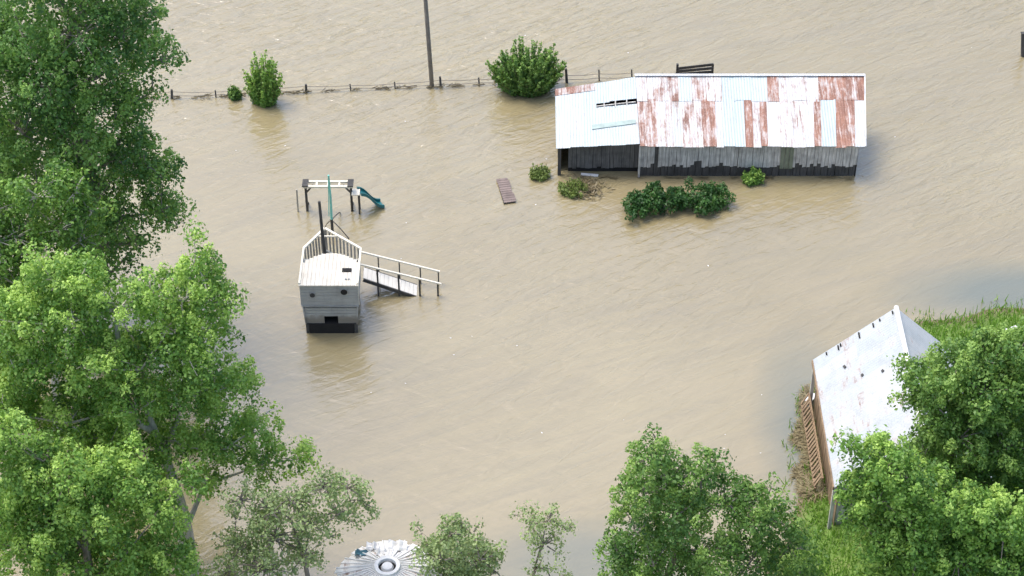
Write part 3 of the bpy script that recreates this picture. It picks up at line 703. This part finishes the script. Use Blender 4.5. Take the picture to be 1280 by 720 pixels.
# dark rail pen behind the long shed
g1, g2 = at(846,96,0), at(890,95,0)
pen = thing('rail_gate', (g1+g2)/2, 'dark timber gate between two posts behind the long rusty shed', 'gate')
for b, h_, px in ((g1, aty(846,80,g1.y).z, 846), (g2, aty(890,80,g2.y).z, 890)):
    mb = MB(); mb.bar(b-Vector((0,0,.8)), Vector((b.x, b.y, h_)), .1, .1); mb.build('post', M['darkwood'], pen)
for z in (.18,.34,.50):
    mb = MB(); mb.bar(Vector((g1.x, g1.y-.07, z)), Vector((g2.x, g1.y-.07, z+.1+z*.25)), .04, .13); mb.build('rail', M['darkwood'], pen)
eb = at(1279,70,0); mb = MB(); et = aty(1279,42,eb.y); mb.tube([eb-Vector((0,0,.8)), eb, et], [.12,.115,.10], 8); mb.box(et+Vector((0,0,.02)), (.2,.2,.05))
solo(mb, 'stout_post', M['darkwood'], eb, 'stout dark post standing alone in the flood at the right edge', 'post')

# floating panel of planks
pc = at(632.5,239,.03); pal = thing('floating_pallet', pc, 'brown plank pallet floating alone in the open water', 'pallet')
c4 = [at(*q, .03) for q in ((620,225),(633,223.5),(645.5,253),(629,255))]
ux = (c4[1]-c4[0]+c4[2]-c4[3]); ux = ux/2; uy = (c4[3]-c4[0]+c4[2]-c4[1])/2; W_, L_ = ux.length, uy.length; ux.normalize(); uy.normalize()
for i in range(11):
    mb = MB(); p = c4[0]+uy*L_*(i+.5)/11; mb.bar(p+Vector((0,0,.045)), p+ux*W_*random.uniform(.93,1.03)+Vector((0,0,.045)), L_/11*.86, .03); mb.build('plank', mat_wood('rusty_plank', (.16,.125,.11), (.27,.21,.185), along='X') if i == 0 else bpy.data.materials['rusty_plank'], pal)
for t in (.12,.5,.88):
    mb = MB(); mb.bar(c4[0]+ux*W_*t, c4[3]+ux*W_*t, .07, .06); mb.build('bearer', M['darkwood'], pal)

# ------------------------------------------------------------------ round ribbed roof of a small bin
Rz0 = 2.6; ap = at(484,708,3.25); br_ = 1.72; bn = thing('round_bin', (ap.x, ap.y, 0), 'small round bin with radiating white metal roof and open top collar', 'bin')
mb = MB(); S = 44
def ringp(r, z, k, n_=S): t = 2*math.pi*k/n_; return Vector((ap.x+r*math.cos(t), ap.y+r*math.sin(t), z))
for k in range(S):
    ru = 0.55 if (math.sin(2*math.pi*(k+.5)/S) < .1 and k % 2) or random.random() < .1 else random.uniform(0,.25)
    ro = br_*random.uniform(.96,1.05); n_ = len(mb.v); z0_, z1_ = Rz0+random.uniform(-.02,.02), 3.17
    a0, a1, b0, b1 = k+.06, k+.90, k+.06, k+.90; lf = .012*(k % 2)
    q = [ringp(ro,z0_,a0), ringp(ro,z0_+.02,a1), ringp(.40,z1_,b1), ringp(.40,z1_,b0)]
    mb.hexa([p+Vector((0,0,-.03+lf)) for p in q]+[p+Vector((0,0,lf)) for p in q], rust=ru, tone=random.uniform(0,.4))
    mb.bar(q[0]+Vector((0,0,.03)), q[3]+Vector((0,0,.03)), .03, .05, rust=0, tone=0)
mb.build('roof', mat_sheet('chalky_roof_metal', (.80,.78,.74), (.74,.74,.72), corr=False), bn)
mb = MB()
mb.tube([(ap.x,ap.y,-.4),(ap.x,ap.y,Rz0-.12)], br_*.93, 40); mb.build('wall', M['concrete'], bn, False)
mb = MB()
for k in range(S): mb.bar(ringp(br_*.92,Rz0-.07,k+.5), ringp(.36,3.10,k+.5), .12, .03)
mb.build('rafter', mat_plain('rusty_rafter', (.26,.14,.08), .8), bn)
mb = MB()
for k in range(24):
    a = [ringp(.30,3.16,k,24), ringp(.42,3.16,k,24), ringp(.42,3.16,k+1,24), ringp(.30,3.16,k+1,24)]
    mb.hexa(a+[p+Vector((0,0,.15)) for p in a])
mb.build('collar', M['white'], bn)
mb = MB(); mb.disc((ap.x,ap.y,3.15), .30, (0,0,1), 24, .02); mb.build('opening', M['void'], bn)
mb = MB(); mb.tube([(ap.x,ap.y+.03,3.17),(ap.x,ap.y+.03,3.26)], [.21,.17], 18); mb.build('cap', M['white'], bn)
# crumpled sheets and a tarp lying on that roof's far edge
def crumple(px, py, s, mat, name, label, cat, grp=None, z=2.95):
    c = at(px, py, z); mb = MB(); kx, ky = 5, 4; P_ = []
    for j in range(ky+1):
        for i in range(kx+1): P_.append(c+Vector(((i/kx-.5)*s, (j/ky-.5)*s*.7, .12*s*math.sin(i*2.3+px)+.1*s*math.cos(j*2.1+py)+random.uniform(-.03,.03))))
    n_ = len(P_); mb.v = P_+[p-Vector((0,0,.015)) for p in P_]
    for j in range(ky):
        for i in range(kx):
            q = j*(kx+1)+i; mb.f.append((q, q+1, q+kx+2, q+kx+1)); mb.f.append((q+kx+1+n_, q+kx+2+n_, q+1+n_, q+n_))
    return solo(mb, name, mat, c, label, cat, grp)
crumple(466,683,.42,M['white'],'crumpled_sheet','crumpled white sheet at the far edge of the round bin roof','sheet', z=2.9)
crumple(477,690,.36,M['white'],'crumpled_sheet','small crumpled white sheet lying on the round roof nearest its open collar','sheet', z=3.02)
crumple(452,691,.45,M['blue'],'blue_tarp','crumpled blue tarp on the far left edge of the round bin roof','tarp', z=2.84)
crumple(497,683,.62,M['white'],'crumpled_sheet','large bright white sheet folded over the far right edge of the bin roof','sheet', z=2.93)

# ------------------------------------------------------------------ bushes and weeds in the water
def stemmy(name, label, px, py, wpx, hpx, mat, n_st, leaf=.12, per=26, spread=.5, cat='bush', thick=1.0):
    b = at(px, py, 0); sc_ = F/(b-CAM).length; W = wpx/sc_/2; H = hpx/sc_/.80
    root = thing(name, b, label, cat); mb = MB(); cs = []; rs = []; ts = []
    for i in range(n_st):
        a = random.uniform(0, 6.28); rr0 = math.sqrt(random.random()); ex = Vector((math.cos(a)*W*rr0, math.sin(a)*W*.7*rr0, 0))
        hh = H*(1-.35*rr0**2)*random.uniform(.5, 1.05); bot = b+ex*spread; tip = b+ex*1.12+Vector((0,0,hh))
        mb.tube([bot-Vector((0,0,.3)), bot.lerp(tip,.5)+Vector((0,0,.05)), tip], [.02*thick,.015*thick,.006], 4, False)
        shoot = random.random() < .42
        if shoot: tip = tip+Vector((random.uniform(-.15,.15), 0, hh*.26)); mb.tube([bot.lerp(tip,.7), tip], [.012,.006], 3, False)
        kk = max(3, int(hh/.13))
        for j in range(kk):
            t = .08+.95*(j+random.random()*.5)/kk; p = bot.lerp(tip, t); cs.append(p); rs.append((.15 if t < .55 else .07)*thick*random.uniform(.7,1.2)); ts.append(.30+.4*t+random.gauss(0,.1))
    mb.build('stems', M['stem'], root)
    V, T = leaves(np.array([tuple(c) for c in cs]), np.array(rs), per, leaf, np.array(ts), .2, 1.3, .5, .15)
    nmesh('foliage', V, M[mat], root, T); return root
stemmy('shrub', 'small round green shrub in the water by the wire fence', 294, 123, 16, 15, 'leaf_fresh', 24)
stemmy('shrub', 'upright feathery green shrub with tall shoots beside the smaller one on the fence line', 331, 129, 46, 50, 'leaf_bright', 80, .13, 20, .45)
stemmy('shrub', 'wide bushy dark green shrub with many upright shoots beside the long rusty shed', 658, 112, 90, 48, 'leaf_fresh', 180, .14, 24, .5, thick=1.1)
stemmy('shrub', 'small bright green shrub touching the front wall of the long shed', 940, 228, 30, 18, 'leaf_bright', 34, .12, 26)
for (px, py, wp, hp_, lab, mt_) in ((673,221,26,14,'pale green weed clump in open water left of the long shed','leaf_lime'), (716,240,44,14,'low yellow green weed patch in front of the dark shed annex','leaf_lime')):
    stemmy('weed_clump', lab, px, py, wp, hp_, mt_, 30, .10, 18, .8, 'weeds')
k = 260; c = at(733,236,0); P = np.stack([c.x+RNG.normal(0,.4,k), c.y+RNG.normal(0,.35,k), RNG.uniform(.01,.08,k)], 1); th = RNG.uniform(0,6.28,k)
d = np.stack([np.cos(th)*.25, np.sin(th)*.25, RNG.uniform(0,.1,k)], 1); s = np.stack([-np.sin(th), np.cos(th), 0*th], 1)*.02
k2 = 420; xx = RNG.uniform(al.x, fr.x-.3, k2); keep = np.sin(xx*1.9)+np.sin(xx*4.7+1) > .15; xx = xx[keep]; k2 = len(xx)
P2 = np.stack([xx, fl.y+.16-np.abs(RNG.normal(0, .09, k2)), RNG.uniform(.01, .05, k2)], 1); th2 = RNG.normal(0, .6, k2)
P = np.concatenate([P, P2]); d = np.concatenate([d, np.stack([np.cos(th2)*.16, np.sin(th2)*.10, RNG.uniform(0, .03, k2)], 1)])
s = np.concatenate([s, np.stack([-np.sin(th2), np.cos(th2), 0*th2], 1)*.012]); k = len(P)
o = nmesh('floating_twigs', np.stack([P-s, P+s, P+d+s, P+d-s], 1), M['straw'], None, np.clip(RNG.normal(.2,.2,k),0,1)); o['kind'] = 'stuff'
board('floating_board', (737,218.5), .04, .75, .14, R(-8), M['white'], 'small pale board floating by the yellow green weeds', 0)
k = 45; P = np.array([tuple(at(random.uniform(250, 1270), random.uniform(5, 700), .012)) for _ in range(k)]); P = P[(P[:,0] < 9.5)|(P[:,1] > 1.5)]; k = len(P)
th = RNG.uniform(0, 6.28, k); L = RNG.uniform(.02, .055, k); a = np.stack([np.cos(th)*L, np.sin(th)*L, 0*th], 1); b_ = np.stack([-np.sin(th)*L*.5, np.cos(th)*L*.5, 0*th], 1)
o = nmesh('floating_litter', np.stack([P-a, P-b_, P+a, P+b_], 1), M['white'], None); o['kind'] = 'stuff'
# dense oval hedge
hl = []
for px, py, rp, dy in ((797,251,17,0),(817,247,19,.1),(836,248,17,0),(853,246,16,.1),(870,246,18,.1),(888,245,18,.2),(904,245,14,.2),(806,257,9,-.1),(880,252,12,-.2),(787,259,8,-.3)):
    c = at(px, py+5, .32); hl.append((c+Vector((0,dy,0)), .92*rp*(c-CAM).length/F))
tree('hedge', 'long low rounded dark green bush standing in the water in front of the long shed', at(850,256,0), hl, 'leaf_hedge', 'bush', .17, 36, .12, 1.3, .03, .06, .5, .1, group=None, bark='stem', lowcut=-.3)

# ------------------------------------------------------------------ trees
def at_base(px, Y): return Vector((aty(px, 400, Y).x, Y, 0))
def row(py): return at(640, py, 0).y
L1 = [(30,50,55,0),(95,30,52,0),(150,40,48,0),(195,70,30,0),(60,110,58,-.4),(125,95,52,-.3),(150,140,36,0),(190,115,16,.4),(25,160,50,0),(90,170,56,-.3),(140,200,38,0),(178,205,34,.3),(205,225,26,.5),(50,230,50,0),(115,240,48,0),(150,270,34,.2),(200,262,26,.6),(222,285,14,.8),(165,305,26,.4),(135,340,26,0),(-30,90,60,0),(-30,210,60,0),(120,-30,60,0),(40,-40,60,0),(185,15,26,0),(175,170,16,.5),(110,300,34,.6)]
tree('tall_tree', 'tall dark green broad tree filling the upper left', at_base(95, row(415)), crown_px(L1, row(415)), 'leaf_deep', tuft=.46, per=74, size=.15, dens=.72, gap=.2, tr=.38, twigs=.45, tips=.25, tipsize=.26)
L2 = [(70,225,22,0),(110,262,20,.1),(100,235,16,0),(-10,300,36,0),(-15,350,36,0),(15,385,30,0),(-10,420,36,0),(45,245,30,0),(90,240,24,.2),(20,300,34,0),(70,285,34,0),(105,300,26,.2),(30,350,34,0),(80,340,30,0),(-10,260,30,0)]
tree('airy_tree', 'paler airy tree with bare grey twigs between the dark tree and the bright tree', at_base(40, row(545)), crown_px(L2, row(545)), 'leaf_bright', tuft=.36, per=48, size=.14, dens=.95, gap=.22, tr=.16, twigs=.8, tintshift=-.14, bark='palebark')
L2b = [(10,160,18,0),(14,195,20,0),(-12,220,26,0),(8,240,18,0),(-15,180,24,0)]
tree('slim_tree', 'slim light green tree at the left edge in front of the dark tree', at_base(-12, row(360)), crown_px(L2b, row(360)), 'leaf_bright', tuft=.34, per=50, size=.14, dens=.9, tr=.14)
L3 = [(150,560,30,0),(185,590,26,.1),(120,545,34,.2),(160,600,26,.2),(0,395,34,0),(5,480,36,0),(15,515,30,0),(243,303,11,.6),(238,335,16,.4),(65,350,30,0),(105,345,28,.2),(40,395,36,0),(95,400,42,0),(145,385,34,0),(190,365,26,0),(245,322,21,.6),(250,350,28,.5),(228,375,28,.3),(275,372,24,.5),(210,410,36,0),(262,408,30,.4),(60,455,42,-.2),(125,455,46,-.3),(185,455,40,-.2),(240,445,34,0),(270,480,26,.2),(300,477,24,.4),(225,495,30,.1),(160,510,42,-.3),(90,520,42,-.2),(35,520,32,0),(275,520,24,.2),(210,548,24,.2),(245,560,26,.1),(285,555,28,.3),(315,540,22,.3),(340,550,20,.5),(120,570,34,0),(5,440,30,0),(255,600,22,0),(325,580,22,.3),(365,575,20,.4),(388,572,13,.5),(345,605,20,.3),(330,518,18,.6)]
tree('bright_tree', 'large bright green tree with pale forked trunk nearest in the lower left', at_base(185, row(720)), crown_px(L3, row(720)), 'leaf_bright', tuft=.42, per=76, size=.132, dens=.8, gap=.2, tips=.8, bark='palebark', tr=.30, twigs=.4, top=8.0, limbr=.42)
L4 = [(60,570,28,.2),(120,585,26,.2),(165,570,18,.3),(-15,560,36,0),(10,545,26,0),(30,610,36,0),(80,600,38,0),(60,650,44,0),(120,640,40,0),(20,690,44,0),(90,700,46,0),(150,690,38,0),(200,640,32,.2),(215,690,34,.1),(232,605,20,.2),(170,730,40,0),(230,740,30,0),(-10,640,40,0),(165,600,26,.2)]
tree('leafy_tree', 'bright green leafy tree in the bottom left corner below the forked trunk', at_base(80, row(850)), crown_px(L4, row(850)), 'leaf_bright', tuft=.40, per=74, size=.132, dens=.85, tr=.24, tintshift=-.03, tips=.7)
L5 = [(445,625,18,.2),(462,640,10,.3),(390,612,16,.2),(330,655,22,.1),(300,625,22,0),(335,635,26,0),(370,625,26,.2),(405,605,24,.3),(435,610,24,.3),(455,630,18,.3),(420,640,22,.1),(385,655,26,0),(345,670,30,-.1),(300,680,26,-.1),(330,710,34,-.3),(380,695,26,0),(285,715,26,-.2),(410,672,16,.1),(295,650,18,0)]
tree('sparse_tree', 'sparse olive green tree with water showing through its twigs', at_base(350, row(790)), crown_px(L5, row(790)), 'leaf_olive', tuft=.30, per=26, size=.12, dens=.85, gap=.28, tr=.11, twigs=.9, limbr=.3, fill=.2)
L6 = [(548,688,20,0),(565,668,22,0),(590,668,16,.2),(555,700,28,0),(595,700,26,0),(528,666,12,.2),(580,730,30,0),(620,715,16,0),(560,735,24,0),(612,690,20,.1),(580,655,14,.2)]
tree('small_tree', 'small soft green tree just right of the round bin roof', at_base(575, row(790)), crown_px(L6, row(790)), 'leaf_olive', tuft=.27, per=34, size=.12, dens=.85, gap=.2, tr=.1, twigs=.7, tintshift=.0, fill=.3)
L7 = [(665,655,20,0),(685,650,18,.1),(708,662,16,.2),(680,680,20,0),(672,710,18,0),(690,725,20,0),(650,645,10,.2)]
tree('thin_tree', 'thin hazy green young tree between the small tree and the full one', at_base(680, row(775)), crown_px(L7, row(775)), 'leaf_olive', tuft=.26, per=24, size=.11, dens=1.0, gap=.2, tr=.07, twigs=.8, tintshift=.05, fill=.2)
L8 = [(815,572,26,0),(800,615,30,0),(840,600,30,0),(878,590,24,0),(895,572,12,.2),(850,645,36,-.2),(795,660,30,0),(905,625,30,0),(940,640,28,.1),(965,608,12,.2),(970,650,26,.1),(775,605,12,.4),(773,640,14,.3),(775,690,24,0),(825,700,36,-.3),(885,690,38,-.3),(940,700,36,-.2),(990,685,26,0),(1005,720,28,0),(850,740,40,0),(785,730,30,0),(1000,655,18,.2),(820,550,12,.2),(935,612,14,.2)]
tree('full_tree', 'full green tree standing at the bottom between open water and the grassy strip', at_base(880, row(850)), crown_px(L8, row(850)), 'leaf_fresh', tuft=.34, per=62, size=.12, dens=.8, gap=.16, tr=.2, twigs=.45, tips=.4, tipsize=.2)
L9 = [(1160,478,28,0),(1195,460,32,0),(1232,446,30,0),(1270,430,30,0),(1140,470,13,.3),(1176,512,36,-.2),(1225,495,44,-.3),(1275,490,40,-.2),(1200,550,44,-.2),(1255,560,46,-.2),(1160,560,32,0),(1310,460,40,0),(1310,540,50,0),(1225,600,36,0),(1290,610,36,0),(1140,500,18,.3)]
b9 = at_base(1215, row(735)); b9.z = height(b9.x, b9.y)
tree('round_tree', 'rounded rich green tree overhanging the right half of the barn roof', b9, crown_px(L9, row(735)), 'leaf_fresh', tuft=.36, per=76, size=.128, dens=.9, gap=.12, tr=.28, tintshift=.08, tips=.6, tipsize=.2)
L10 = [(1088,566,20,0),(1080,594,22,0),(1110,575,28,0),(1140,600,32,0),(1095,620,30,0),(1130,645,36,0),(1175,630,36,0),(1215,650,38,0),(1260,655,40,0),(1110,680,30,0),(1150,700,40,0),(1205,705,44,0),(1265,710,44,0),(1068,606,16,.2),(1064,634,17,.1),(1080,655,20,0),(1180,740,40,0),(1110,730,32,0),(1070,640,12,.3),(1310,690,40,0),(1062,565,12,.3)]
b10 = at_base(1170, row(845)); b10.z = height(b10.x, b10.y)
tree('low_tree', 'broad bright green tree in front of the barn in the bottom right corner', b10, crown_px(L10, row(845)), 'leaf_bright', tuft=.36, per=76, size=.132, dens=.9, gap=.12, tr=.26, tintshift=-.08, tips=.7, tipsize=.2)

for o in sc.objects:
    if o.parent is None and 'label' in o:
        g_ = {'tree': 'trees along the edges of the flooded yard', 'bush': 'bushes standing in the flood water', 'weeds': 'weed patches by the long shed', 'sheet': 'crumpled sheets on the bin roof', 'board': 'loose boards'}.get(o['category'])
        if g_ and 'group' not in o: o['group'] = g_
    if '_base' in o: del o['_base']
